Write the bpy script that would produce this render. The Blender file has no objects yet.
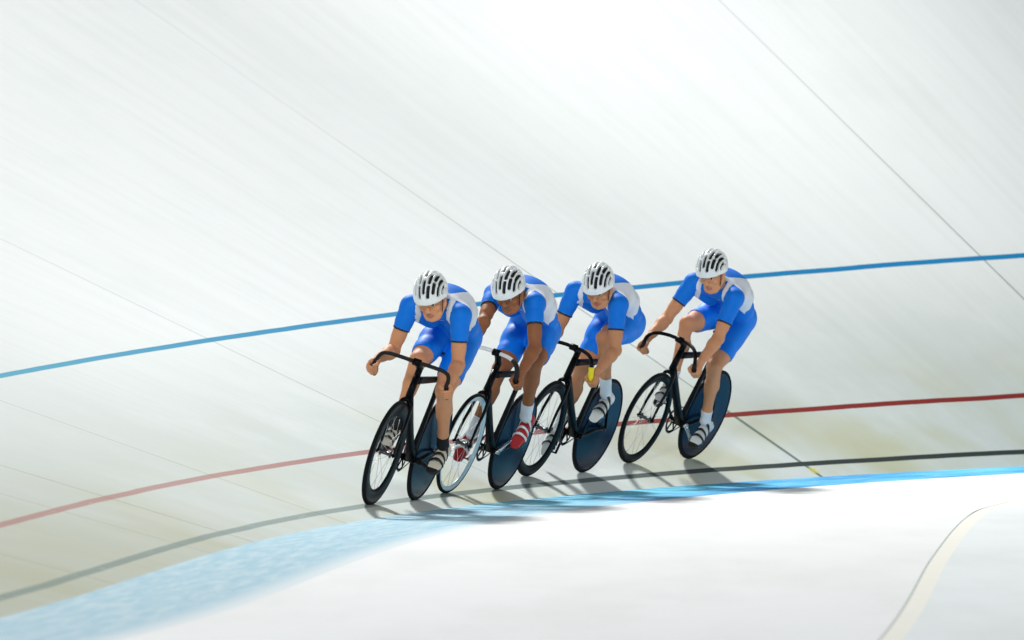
import bpy, math, random
import numpy as np
from mathutils import Vector, Matrix
rnd = random.Random(7)
SC = bpy.context.scene
COL = SC.collection
BS = 1.04            # size of bikes and riders in track metres

# ------------------------------------------------------------------ materials
def nodes(name):
    m = bpy.data.materials.new(name); m.use_nodes = True
    nt = m.node_tree; nt.nodes.clear()
    out = nt.nodes.new('ShaderNodeOutputMaterial')
    b = nt.nodes.new('ShaderNodeBsdfPrincipled')
    nt.links.new(b.outputs[0], out.inputs[0])
    return m, nt, b
def lin(c):
    return tuple((x/12.92 if x <= .04045 else ((x+.055)/1.055)**2.4) for x in (v/255 for v in c))
def N(nt, t, **kw):
    n = nt.nodes.new('ShaderNode'+t)
    for k, v in kw.items():
        setattr(n, k, v)
    return n
def mat(name, rgb, rough=.5, metal=0., noise=0., nscale=40., coat=0., spec=.5, bump=0., sheen=0., sss=0., ior=1.5):
    m, nt, b = nodes(name)
    c = lin(rgb)
    b.inputs['Roughness'].default_value = rough
    b.inputs['Metallic'].default_value = metal
    b.inputs['Specular IOR Level'].default_value = spec
    b.inputs['IOR'].default_value = ior
    b.inputs['Coat Weight'].default_value = coat
    b.inputs['Coat Roughness'].default_value = .08
    b.inputs['Sheen Weight'].default_value = sheen
    if sss:
        b.inputs['Subsurface Weight'].default_value = sss
        b.inputs['Subsurface Radius'].default_value = (.012, .005, .003)
        b.inputs['Subsurface Scale'].default_value = 1.0
    tc = N(nt, 'TexCoord'); nz = N(nt, 'TexNoise')
    nz.inputs['Scale'].default_value = nscale; nz.inputs['Detail'].default_value = 4
    nt.links.new(tc.outputs['Object'], nz.inputs['Vector'])
    mx = N(nt, 'Mix', data_type='RGBA')
    mx.inputs[6].default_value = (*[x*(1-noise) for x in c], 1)
    mx.inputs[7].default_value = (*[min(1, x*(1+noise)) for x in c], 1)
    nt.links.new(nz.outputs['Fac'], mx.inputs[0])
    nt.links.new(mx.outputs[2], b.inputs['Base Color'])
    if bump:
        bp = N(nt, 'Bump'); bp.inputs['Strength'].default_value = bump; bp.inputs['Distance'].default_value = .003
        nt.links.new(nz.outputs['Fac'], bp.inputs['Height']); nt.links.new(bp.outputs[0], b.inputs['Normal'])
    return m
M = {}
def M_init():
    M['carbon'] = mat('black_carbon', (6, 9, 13), .36, noise=.15, spec=.3, ior=1.25)
    M['carbon_matt'] = mat('matt_carbon', (8, 9, 11), .45, noise=.15, spec=.3, ior=1.25)
    M['rubber'] = mat('tyre_rubber', (12, 13, 14), .8, noise=.2, nscale=90, spec=.2)
    M['disc'] = mat('navy_disc', (4, 22, 52), .24, noise=.12, nscale=6, spec=.3, ior=1.22)
    M['silver'] = mat('polished_alloy', (200, 205, 210), .25, metal=1., noise=.05)
    M['steel'] = mat('dark_steel', (90, 92, 95), .35, metal=1., noise=.1)
    M['white_rim'] = mat('pale_rim', (200, 222, 232), .3, noise=.05, coat=.4)
    M['spoke'] = mat('spoke_steel', (205, 208, 210), .4, metal=.3)
    M['tape'] = mat('black_grip', (18, 18, 19), .8, noise=.2, nscale=120, bump=.3)
    M['yellow'] = mat('yellow_grip', (240, 220, 30), .6, noise=.08, nscale=100)
    M['saddle'] = mat('saddle_black', (20, 20, 22), .45, noise=.1)
    M['white_bar'] = mat('pale_alloy_bar', (225, 228, 230), .3, noise=.03, coat=.3)

# ------------------------------------------------------------------ mesh helpers
def link(o, parent=None):
    COL.objects.link(o)
    if parent is not None:
        o.parent = parent
    return o
def mesh(name, V, F, mats, parent=None, fm=None, smooth=True, scale=1.0):
    me = bpy.data.meshes.new(name)
    V = np.asarray(V, float)*scale
    me.from_pydata(V.tolist(), [], [list(map(int, f)) for f in F] if not isinstance(F, np.ndarray) else F.tolist())
    for m in (mats if isinstance(mats, (list, tuple)) else [mats]):
        me.materials.append(m)
    if fm is not None:
        me.polygons.foreach_set('material_index', np.asarray(fm, np.int32))
    me.polygons.foreach_set('use_smooth', np.full(len(me.polygons), smooth))
    me.update()
    o = bpy.data.objects.new(name, me)
    return link(o, parent)
class B:
    """collects shapes of ONE part"""
    def __init__(s): s.V = []; s.F = []; s.fm = []; s.n = 0
    def add(s, V, F, m=0):
        V = np.asarray(V, float)
        s.V.append(V)
        for f in F: s.F.append([int(i)+s.n for i in f]); s.fm.append(m)
        s.n += len(V); return s
    def tube(s, pts, rad, seg=10, m=0, closed=False, flat=None, caps=True, up=None):
        """sweep; rad scalar/list; flat=(axis_vec, factor list): section width along axis is multiplied"""
        P = np.asarray(pts, float); n = len(P)
        R = np.full(n, rad, float) if np.isscalar(rad) else np.asarray(rad, float)
        if closed:
            T = np.roll(P, -1, 0)-np.roll(P, 1, 0)
        else:
            T = np.gradient(P, axis=0)
        T /= np.linalg.norm(T, axis=1)[:, None]
        ref = np.array(up if up is not None else (0, 1, 0.), float)
        if up is None and abs(T[0] @ ref) > .9: ref = np.array((0, 0, 1.))
        V = []
        prev = ref
        for i in range(n):
            a = prev-T[i]*(prev @ T[i]); L = np.linalg.norm(a)
            if L < 1e-6: a = np.cross(T[i], (1, 0, .3)); L = np.linalg.norm(a)
            a /= L; b = np.cross(T[i], a)
            if up is None: prev = a
            ph = np.arange(seg)*2*np.pi/seg
            fa = 1.0 if flat is None else (flat if np.isscalar(flat) else flat[i])
            V.append(P[i]+R[i]*(np.cos(ph)[:, None]*a*fa+np.sin(ph)[:, None]*b))
        V = np.concatenate(V); F = []
        m_ = n if closed else n-1
        for i in range(m_):
            j = (i+1) % n
            for k in range(seg):
                l = (k+1) % seg
                F.append((i*seg+k, i*seg+l, j*seg+l, j*seg+k))
        if caps and not closed:
            F.append(tuple(range(seg-1, -1, -1))); F.append(tuple((n-1)*seg+k for k in range(seg)))
        return s.add(V, F, m)
    def lathe(s, prof, seg=48, c=(0, 0, 0), m=0, closed=False, axis='y'):
        """prof: list of (radius, offset along axis)"""
        prof = np.asarray(prof, float); n = len(prof)
        ph = np.arange(seg)*2*np.pi/seg
        V = np.zeros((seg, n, 3))
        V[:, :, 0] = np.cos(ph)[:, None]*prof[:, 0]; V[:, :, 2] = np.sin(ph)[:, None]*prof[:, 0]; V[:, :, 1] = prof[:, 1]
        V = V.reshape(-1, 3)+np.asarray(c, float)
        F = []
        for i in range(seg):
            j = (i+1) % seg
            for k in range(n if closed else n-1):
                l = (k+1) % n
                F.append((i*n+k, i*n+l, j*n+l, j*n+k))
        return s.add(V, F, m)
    def box(s, c, size, m=0, rot=None, bev=.15):
        c = np.asarray(c, float); h = np.asarray(size, float)/2
        b = min(h)*bev*2
        V = []; 
        # chamfered box: 24 verts
        idx = {}
        for sx in (-1, 1):
            for sy in (-1, 1):
                for sz in (-1, 1):
                    for ax in range(3):
                        v = np.array([sx, sy, sz])*h
                        for q in range(3):
                            if q != ax: v[q] -= np.sign(v[q])*b
                        idx[(sx, sy, sz, ax)] = len(V); V.append(v)
        F = []
        S = (-1, 1)
        for ax in range(3):
            o = [q for q in range(3) if q != ax]
            for sg in S:
                ring = []
                for p, q in ((-1, -1), (1, -1), (1, 1), (-1, 1)):
                    k = [0, 0, 0]; k[ax] = sg; k[o[0]] = p; k[o[1]] = q
                    ring.append(idx[(*k, ax)])
                F.append(ring)
        for ax in range(3):
            o = [q for q in range(3) if q != ax]
            for p in S:
                for q in S:
                    k0 = [0, 0, 0]; k1 = [0, 0, 0]
                    k0[ax] = -1; k1[ax] = 1; k0[o[0]] = k1[o[0]] = p; k0[o[1]] = k1[o[1]] = q
                    F.append([idx[(*k0, o[0])], idx[(*k1, o[0])], idx[(*k1, o[1])], idx[(*k0, o[1])]])
        for sx in S:
            for sy in S:
                for sz in S:
                    F.append([idx[(sx, sy, sz, a)] for a in range(3)])
        V = np.array(V)
        if rot is not None: V = V @ np.asarray(rot).T
        return s.add(V+c, F, m)
    def build(s, name, mats, parent=None, smooth=True, scale=1.0):
        o = mesh(name, np.concatenate(s.V), s.F, mats, parent, s.fm, smooth, scale)
        import bmesh
        bm = bmesh.new(); bm.from_mesh(o.data); bmesh.ops.recalc_face_normals(bm, faces=bm.faces); bm.to_mesh(o.data); bm.free()
        return o
def bez(P, n=24):
    """Catmull-Rom through points"""
    P = np.asarray(P, float)
    Q = np.vstack([2*P[0]-P[1], P, 2*P[-1]-P[-2]])
    out = []
    for i in range(len(P)-1):
        a, b, c, d = Q[i:i+4]
        for t in np.linspace(0, 1, n, endpoint=False):
            out.append(.5*((2*b)+(-a+c)*t+(2*a-5*b+4*c-d)*t*t+(-a+3*b-3*c+d)*t**3))
    out.append(P[-1])
    return np.array(out)
def empty(name, mw, label=None, cat=None, group=None):
    o = bpy.data.objects.new(name, None); o.empty_display_size = .1
    COL.objects.link(o); o.matrix_world = mw
    tag(o, label, cat, group)
    return o
def tag(o, label=None, cat=None, group=None, kind=None):
    if label: o['label'] = label
    if cat: o['category'] = cat
    if group: o['group'] = group
    if kind: o['kind'] = kind
    return o

# ------------------------------------------------------------------ the track (plan curve of its inner edge, banking)
Q = dict(h=1.58313, pitch=-0.00801414, roll=-0.00164122, lf=8.83348, x0=0.892954, y0=48.3526, a0=0.411923, k0=0.0366063, k1=-0.000268431, b0=0.465563, b1=-0.0240934, b2=0.000267914, sb=2.62416, sk=0.182581, w=0.91305, lA=-8.60081, lB=-3.12977, lC=1.95334, lD=6.53162, lE=9.42801, lF=10.9846, k2=-0.000172178)
LG = np.linspace(-34, 34, 1361)
def _path():
    a0, k0, k1, k2 = Q['a0'], Q['k0'], Q['k1'], Q['k2']
    a = a0-k0*LG-k1*LG**2/2-k2*LG**3/3
    dx = -np.sin(a); dy = -np.cos(a); st = LG[1]-LG[0]
    X = np.concatenate([[0], np.cumsum((dx[1:]+dx[:-1])/2*st)]); Y = np.concatenate([[0], np.cumsum((dy[1:]+dy[:-1])/2*st)])
    X -= np.interp(0, LG, X); Y -= np.interp(0, LG, Y)
    return X+Q['x0'], Y+Q['y0'], a
PX, PY, PA = _path()
def beta(l):
    l = np.clip(l, -13, 40)
    return Q["b0"]+Q["b1"]*np.tanh(l/15)*15+Q["b2"]*np.minimum(l*l, 400)
def surf(l, s):
    l = np.asarray(l, float); s = np.asarray(s, float)
    l, s = np.broadcast_arrays(l, s)
    x = np.interp(l, LG, PX); y = np.interp(l, LG, PY); a = np.interp(l, LG, PA); b = beta(l)
    hz = np.where(s > 0, s*np.cos(b), s); z = np.where(s > 0, s*np.sin(b), 0)
    return np.stack([x-np.cos(a)*hz, y+np.sin(a)*hz, z], -1)
def grid_mesh(name, L, S, m, off=0.0):
    A, Bs = np.meshgrid(L, S, indexing='ij')
    V = surf(A, Bs).reshape(-1, 3)
    V[:, 2] += off
    nl, ns = len(L), len(S)
    I = np.arange(nl*ns).reshape(nl, ns)
    F = np.stack([I[:-1, :-1], I[:-1, 1:], I[1:, 1:], I[1:, :-1]], -1).reshape(-1, 4)[:, ::-1]
    o = mesh(name, V, F, m)
    uv = o.data.uv_layers.new(name='track')
    li = np.empty(len(o.data.loops), np.int32); o.data.loops.foreach_get('vertex_index', li)
    co = np.stack([A.ravel()[li], Bs.ravel()[li]], -1)
    uv.data.foreach_set('uv', co.ravel().astype(np.float32))
    # make sure normals face up
    if sum(p.normal.z for p in o.data.polygons) < 0:
        o.data.flip_normals()
    return o

class G:
    """tiny node-graph helper"""
    def __init__(s, nt): s.nt = nt
    def _in(s, sock, v):
        if hasattr(v, 'node'): s.nt.links.new(v, sock)
        elif isinstance(v, (tuple, list)) and len(v) == 3 and sock.type == 'RGBA': sock.default_value = (*v, 1)
        else: sock.default_value = v
    def math(s, op, a, b=0., c=None, clamp=False):
        n = N(s.nt, 'Math', operation=op); n.use_clamp = clamp
        s._in(n.inputs[0], a); s._in(n.inputs[1], b)
        if c is not None: s._in(n.inputs[2], c)
        return n.outputs[0]
    def mix(s, f, a, b, blend='MIX'):
        n = N(s.nt, 'Mix', data_type='RGBA', blend_type=blend)
        s._in(n.inputs[0], f); s._in(n.inputs[6], a); s._in(n.inputs[7], b)
        return n.outputs[2]
    def ramp(s, v, lo, hi, a=0., b=1., smooth=True):
        n = N(s.nt, 'MapRange'); n.interpolation_type = 'SMOOTHSTEP' if smooth else 'LINEAR'
        s._in(n.inputs[0], v); s._in(n.inputs[1], lo); s._in(n.inputs[2], hi); s._in(n.inputs[3], a); s._in(n.inputs[4], b)
        return n.outputs[0]
    def noise(s, vec, scale=1., detail=4., rough=.55):
        n = N(s.nt, 'TexNoise'); s.nt.links.new(vec, n.inputs['Vector'])
        n.inputs['Scale'].default_value = scale; n.inputs['Detail'].default_value = detail; n.inputs['Roughness'].default_value = rough
        return n.outputs['Fac']
    def vec(s, x, y, z=0.):
        n = N(s.nt, 'CombineXYZ'); s._in(n.inputs[0], x); s._in(n.inputs[1], y); s._in(n.inputs[2], z)
        return n.outputs[0]
    def band(s, v, c, half, soft=.004):
        d = s.math('ABSOLUTE', s.math('SUBTRACT', v, c))
        return s.ramp(d, half-soft, half+soft, 1., 0.)
def uvlv(nt):
    uv = N(nt, 'UVMap', uv_map='track'); sp = N(nt, 'SeparateXYZ')
    nt.links.new(uv.outputs[0], sp.inputs[0])
    return sp.outputs[0], sp.outputs[1]

def bank_material():
    m, nt, b = nodes('banked_concrete'); g = G(nt)
    l, v = uvlv(nt)
    base = lin((243, 246, 243))
    # streaks that run up the banking, blotches, stains low on the track, some light falloff painted in
    st = g.noise(g.vec(g.math('MULTIPLY', l, 9.), g.math('MULTIPLY', v, .5)), 1., 5.)
    st2 = g.noise(g.vec(g.math('MULTIPLY', l, 2.2), g.math('MULTIPLY', v, .35)), 1., 4.)
    bl = g.noise(g.vec(l, v), .9, 6., .6)
    c = g.mix(g.ramp(st, .35, .75, 0., .12), base, lin((196, 202, 194)))
    c = g.mix(g.math('MULTIPLY', g.ramp(st2, .45, .75, 0., .2), g.ramp(v, 1.2, 3.5, 1., .2)), c, lin((198, 205, 196)))
    c = g.mix(g.ramp(bl, .45, .8, 0., .16), c, lin((205, 214, 208)))
    soil_shade = g.math('MULTIPLY', g.ramp(v, .9, 3.0, 1., 0.), g.ramp(g.noise(g.vec(g.math('MULTIPLY', l, .8), g.math('MULTIPLY', v, .9), 5.), 1., 5., .6), .25, .6, .55, 1.))
    c = g.mix(g.math('MULTIPLY', soil_shade, .62), c, lin((192, 202, 194)))  # tyre soiling, plus the lower banking's dimmer light put into the colour
    low = g.ramp(v, .1, 1.9, 1., 0.)
    dirt = g.math('MULTIPLY', low, g.ramp(g.noise(g.vec(g.math('MULTIPLY', l, .55), g.math('MULTIPLY', v, .6)), 1., 3.), .42, .68))
    c = g.mix(g.math('MULTIPLY', dirt, .8), c, lin((196, 196, 156)))
    left_dim = g.math('MULTIPLY', g.ramp(l, 2., 7.), g.ramp(v, 2.5, 6.5, 1., 0.))
    c = g.mix(g.math('MULTIPLY', left_dim, .45), c, lin((206, 211, 204)))  # excess light on the left held down by greying the colour
    dl = g.math('MULTIPLY', g.ramp(l, 7., 12.5), g.ramp(v, .2, 2.3, 1., 0.))
    c = g.mix(g.math('MULTIPLY', dl, .42), c, lin((180, 178, 140)))
    # joints of the slabs, narrow, of varying darkness
    for jl, wd, dk, up in ((Q['lA'], .011, .75, .3), (Q['lB'], .013, .6, .10), (Q['lC'], .008, .5, .2), (Q['lD'], .008, .5, .2), (Q['lE'], .011, .55, .2), (Q['lF'], .013, .35, .2), (-14., .01, .6, .3), (14.6, .01, .5, .2)):
        j = g.band(l, jl, wd, .006)
        k = g.ramp(v, .3, 6., dk, dk*up)
        c = g.mix(g.math('MULTIPLY', j, k), c, lin((78, 92, 88)))
    # wider repaired joint low down by the last rider
    j = g.math('MULTIPLY', g.band(l, Q['lB'], .03, .012), g.ramp(v, .95, 1.3, 1., 0.))
    c = g.mix(g.math('MULTIPLY', j, .75), c, lin((96, 112, 104)))
    # painted lines, worn
    wn = g.noise(g.vec(g.math('MULTIPLY', l, 1.3), g.math('MULTIPLY', v, 9.)), 1.6, 5., .65)
    wear = g.ramp(l, -4., 8.)
    wob = g.math('MULTIPLY', g.math('SUBTRACT', g.noise(g.vec(l, 0., 3.), .8, 2.), .5), .025)
    vv = g.math('ADD', v, wob)
    def line(c, s0, half, colR, colL, keepR, keepL):
        f = g.band(vv, s0, half, .006)
        thr = g.math('ADD', keepR, g.math('MULTIPLY', wear, keepL-keepR))
        k = g.ramp(g.math('SUBTRACT', thr, wn), -.12, .12)
        k = g.math('MULTIPLY', g.math('MULTIPLY', f, k), g.math('SUBTRACT', 1., g.math('MULTIPLY', wear, 1-keepL*.9)))
        return g.mix(k, c, g.mix(wear, colR, colL))
    c = line(c, Q['sb'], .030, lin((0, 132, 188)), lin((12, 158, 188)), 1.3, .98)
    c = line(c, Q['sk']+.70, .030, lin((138, 36, 30)), lin((172, 92, 88)), 1.2, .72)
    c = line(c, Q['sk'], .030, lin((46, 56, 54)), lin((96, 124, 122)), 1.0, .68)
    # little yellow tick at the joint
    yt = g.math('MULTIPLY', g.band(v, .09, .035, .012), g.band(l, Q['lB']-.02, .06, .02))
    c = g.mix(g.math('MULTIPLY', yt, .7), c, lin((224, 214, 70)))
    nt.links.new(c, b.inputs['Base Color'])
    b.inputs['Roughness'].default_value = .8; b.inputs['Specular IOR Level'].default_value = .12
    return m
def band_material():
    m, nt, b = nodes('worn_blue_paint'); g = G(nt)
    l, v = uvlv(nt)
    n1 = g.noise(g.vec(g.math('MULTIPLY', l, .8), g.math('MULTIPLY', v, 7.)), 2.2, 6., .7)
    n2 = g.noise(g.vec(g.math('MULTIPLY', l, .5), g.math('MULTIPLY', v, 2.)), .9, 3.)
    wear = g.ramp(l, 0., 6.5)
    c = g.mix(g.ramp(n2, .35, .65), lin((0, 142, 204)), lin((96, 200, 226)))
    c = g.mix(g.math('MULTIPLY', g.ramp(n1, .5, .72), .55), c, lin((205, 226, 230)))
    pale = g.mix(g.ramp(n1, .35, .7), lin((150, 194, 211)), lin((192, 215, 222)))
    c = g.mix(wear, c, pale)
    edge = g.ramp(g.math('ADD', v, g.math('MULTIPLY', g.math('SUBTRACT', n1, .5), .25)), -Q['w']+.0, -Q['w']+.22, g.math('MULTIPLY', wear, .8), 0.)
    c = g.mix(edge, c, lin((232, 236, 236)))
    nt.links.new(c, b.inputs['Base Color']); b.inputs['Roughness'].default_value = .75; b.inputs['Specular IOR Level'].default_value = .15
    return m
def apron_material(name, rgb, rgb2):
    m, nt, b = nodes(name); g = G(nt)
    tc = N(nt, 'TexCoord'); sp = N(nt, 'SeparateXYZ'); nt.links.new(tc.outputs['Object'], sp.inputs[0])
    x, y = sp.outputs[0], sp.outputs[1]
    n1 = g.noise(g.vec(g.math('MULTIPLY', x, 1.2), g.math('MULTIPLY', y, .25)), 1., 5., .6)
    n2 = g.noise(g.vec(x, y), 3., 5.)
    c = g.mix(g.ramp(n1, .38, .7, 0., .6), lin(rgb), lin(rgb2))
    c = g.mix(g.ramp(n2, .5, .8, 0., .25), c, lin(rgb2))
    nt.links.new(c, b.inputs['Base Color']); b.inputs['Roughness'].default_value = .75; b.inputs['Specular IOR Level'].default_value = .25
    return m

def build_track():
    L = np.arange(-24, 21.01, .25)
    S = np.concatenate([[0, .1, .2, .4, .7, 1.], np.arange(1.5, 12.1, .5)])
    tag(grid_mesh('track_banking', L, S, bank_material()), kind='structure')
    tag(grid_mesh('blue_band', L, np.array([-Q['w'], -.6, -.3, 0.]), band_material()), kind='structure')
    # apron inside the blue band, out to the kerb of the infield
    A = surf(L, -Q['w'])
    seam = bez([(-.5, 8, 0), (.35, 18, 0), (1.55, 29, 0), (2.24, 36.8, 0), (2.78, 42.4, 0), (3.15, 45., 0), (3.7, 46.6, 0), (5.2, 48.4, 0), (9., 52., 0), (20., 62., 0)], 12)
    seam = seam[::-1]
    # strip between the two curves
    t1 = np.linspace(0, 1, 160)
    def res(P):
        d = np.concatenate([[0], np.cumsum(np.linalg.norm(np.diff(P, axis=0), axis=1))]); d /= d[-1]
        return np.stack([np.interp(t1, d, P[:, k]) for k in range(3)], -1)
    a, c = res(A), res(seam)
    V = []; F = []
    nn = 12
    for i in range(160):
        for k in range(nn):
            V.append(a[i]+(c[i]-a[i])*k/(nn-1))
    for i in range(159):
        for k in range(nn-1):
            F.append((i*nn+k, i*nn+k+1, (i+1)*nn+k+1, (i+1)*nn+k))
    o = mesh('apron', V, F, apron_material('pale_apron', (240, 240, 238), (226, 228, 224)))
    if sum(p.normal.z for p in o.data.polygons) < 0: o.data.flip_normals()
    tag(o, kind='structure')
    # yellowish worn kerb stripe along the inner edge of the apron
    T = np.gradient(c, axis=0); T /= np.linalg.norm(T, axis=1)[:, None]
    Nn = np.stack([-T[:, 1], T[:, 0], 0*T[:, 0]], -1)
    if Nn[60][0] < 0: Nn = -Nn
    V = []; F = []
    wd = (0., .012, .10)
    for i in range(160):
        for w in wd: V.append(c[i]+Nn[i]*w)
    fm = []
    for i in range(159):
        for k in range(2):
            F.append((i*3+k, i*3+k+1, (i+1)*3+k+1, (i+1)*3+k)); fm.append(k)
    o = mesh('kerb_stripe', V, F, [mat('seam_grey', (170, 176, 168), .8, noise=.2, nscale=8), mat('stripe_cream', (240, 237, 224), .8, noise=.05, nscale=6)], fm=fm)
    if sum(p.normal.z for p in o.data.polygons) < 0: o.data.flip_normals()
    tag(o, kind='structure')
    d = c+Nn*.10
    V = []; F = []
    for i in range(160):
        far = np.array([max(26., d[i][0]+4), d[i][1], 0.])
        for k in range(8): V.append(d[i]+(far-d[i])*k/7)
    for i in range(159):
        for k in range(7): F.append((i*8+k, i*8+k+1, (i+1)*8+k+1, (i+1)*8+k))
    o = mesh('infield_floor', V, F, apron_material('pale_infield', (232, 236, 235), (216, 222, 219)))
    if sum(p.normal.z for p in o.data.polygons) < 0: o.data.flip_normals()
    tag(o, kind='structure')
WR = .336; WB = .485
FA = np.array([WB, 0, WR]); RA = np.array([-WB, 0, WR]); BBK = np.array([-.10, 0, .285])
STD = np.array([-.2756, 0, .9613])
BAR_STRAIGHT = np.array([(0, 0, 0), (.004, .06, .002), (.012, .12, .003), (.024, .18, .002), (.036, .220, -.012), (.050, .236, -.048), (.058, .240, -.09), (.045, .241, -.130), (-.01, .241, -.148)])
BAR_CURVED = np.array([(0, 0, 0), (.004, .05, .002), (.025, .10, 0), (.058, .15, -.010), (.086, .185, -.034), (.092, .203, -.08), (.070, .208, -.135), (.028, .210, -.168), (-.03, .210, -.178)])
def bar_center(spec): return np.array([.40, 0, spec['barz']])
def grip_point(spec, sy):
    b = spec['barp']
    k = spec.get('gp', .5)
    return bar_center(spec)+(b[6]*(1-k)+b[7]*k)*np.array([1, sy, 1])
CR = .165
def crank_end(c, sy):
    """c: angle of the LEFT crank (0 = forward, +90 up) in degrees; the right one is opposite"""
    a = math.radians(c if sy > 0 else c+180)
    return BBK+np.array([CR*math.cos(a), .075*sy, CR*math.sin(a)])

def build_wheel_front(root, rimmat, depth, S):
    b = B()
    ro = WR-.014
    w = .0105
    prof = [(ro, -w), (ro-.012, -w*1.12), (ro-depth*.6, -w*.95), (ro-depth, -.002), (ro-depth, .002), (ro-depth*.6, w*.95), (ro-.012, w*1.12), (ro, w)]
    b.lathe(prof, 72, FA, closed=True)
    rim = b.build('front_wheel', rimmat, root, scale=S)
    t = B()
    k = np.arange(12)*2*np.pi/12
    t.lathe(np.stack([WR-.0125+.0125*np.cos(k), .0125*np.sin(k)], -1), 80, FA, closed=True)
    t.build('tire', M['rubber'], rim, scale=S)
    h = B()
    h.lathe([(.0, -.052), (.009, -.052), (.009, -.04), (.022, -.036), (.022, -.03), (.012, -.024), (.012, .024), (.022, .03), (.022, .036), (.009, .04), (.009, .052), (0, .052)], 20, FA)
    h.build('hub', M['steel'], rim, scale=S)
    n = 16
    for i in range(n):
        a = 2*math.pi*(i+.25)/n; sy = 1 if i % 2 else -1
        p0 = FA+np.array([.02*math.cos(a), .033*sy, .02*math.sin(a)])
        a2 = a+(.10 if (i//2) % 2 else -.10)
        p1 = FA+np.array([(ro-depth)*math.cos(a2), 0, (ro-depth)*math.sin(a2)])
        sp = B(); sp.tube([p0, p1], .0013, 5); sp.build('spoke', M['spoke'], rim, scale=S)
    return rim
def build_wheel_rear(root, S):
    b = B()
    ro = WR-.013
    prof = [(0, -.026), (.03, -.026), (.10, -.02), (.22, -.0135), (ro-.02, -.0105), (ro, -.009), (ro, .009), (ro-.02, .0105), (.22, .0135), (.10, .02), (.03, .026), (0, .026)]
    b.lathe(prof, 72, RA)
    w = b.build('rear_wheel', M['disc'], root, scale=S)
    t = B(); k = np.arange(12)*2*np.pi/12
    t.lathe(np.stack([WR-.0125+.0125*np.cos(k), .0125*np.sin(k)], -1), 80, RA, closed=True)
    t.build('tire', M['rubber'], w, scale=S)
    h = B()
    h.lathe([(0, -.066), (.008, -.066), (.011, -.060), (.011, -.03), (.011, .03), (.011, .06), (.008, .066), (0, .066)], 16, RA)
    h.build('axle', M['steel'], w, scale=S)
    c = B()
    n = 15; prof = []
    c.lathe([(.018, -.046), (.030, -.046), (.030, -.042), (.018, -.042)], 30, RA, closed=True)
    c.build('sprocket', M['steel'], w, scale=S)
    return w
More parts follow.
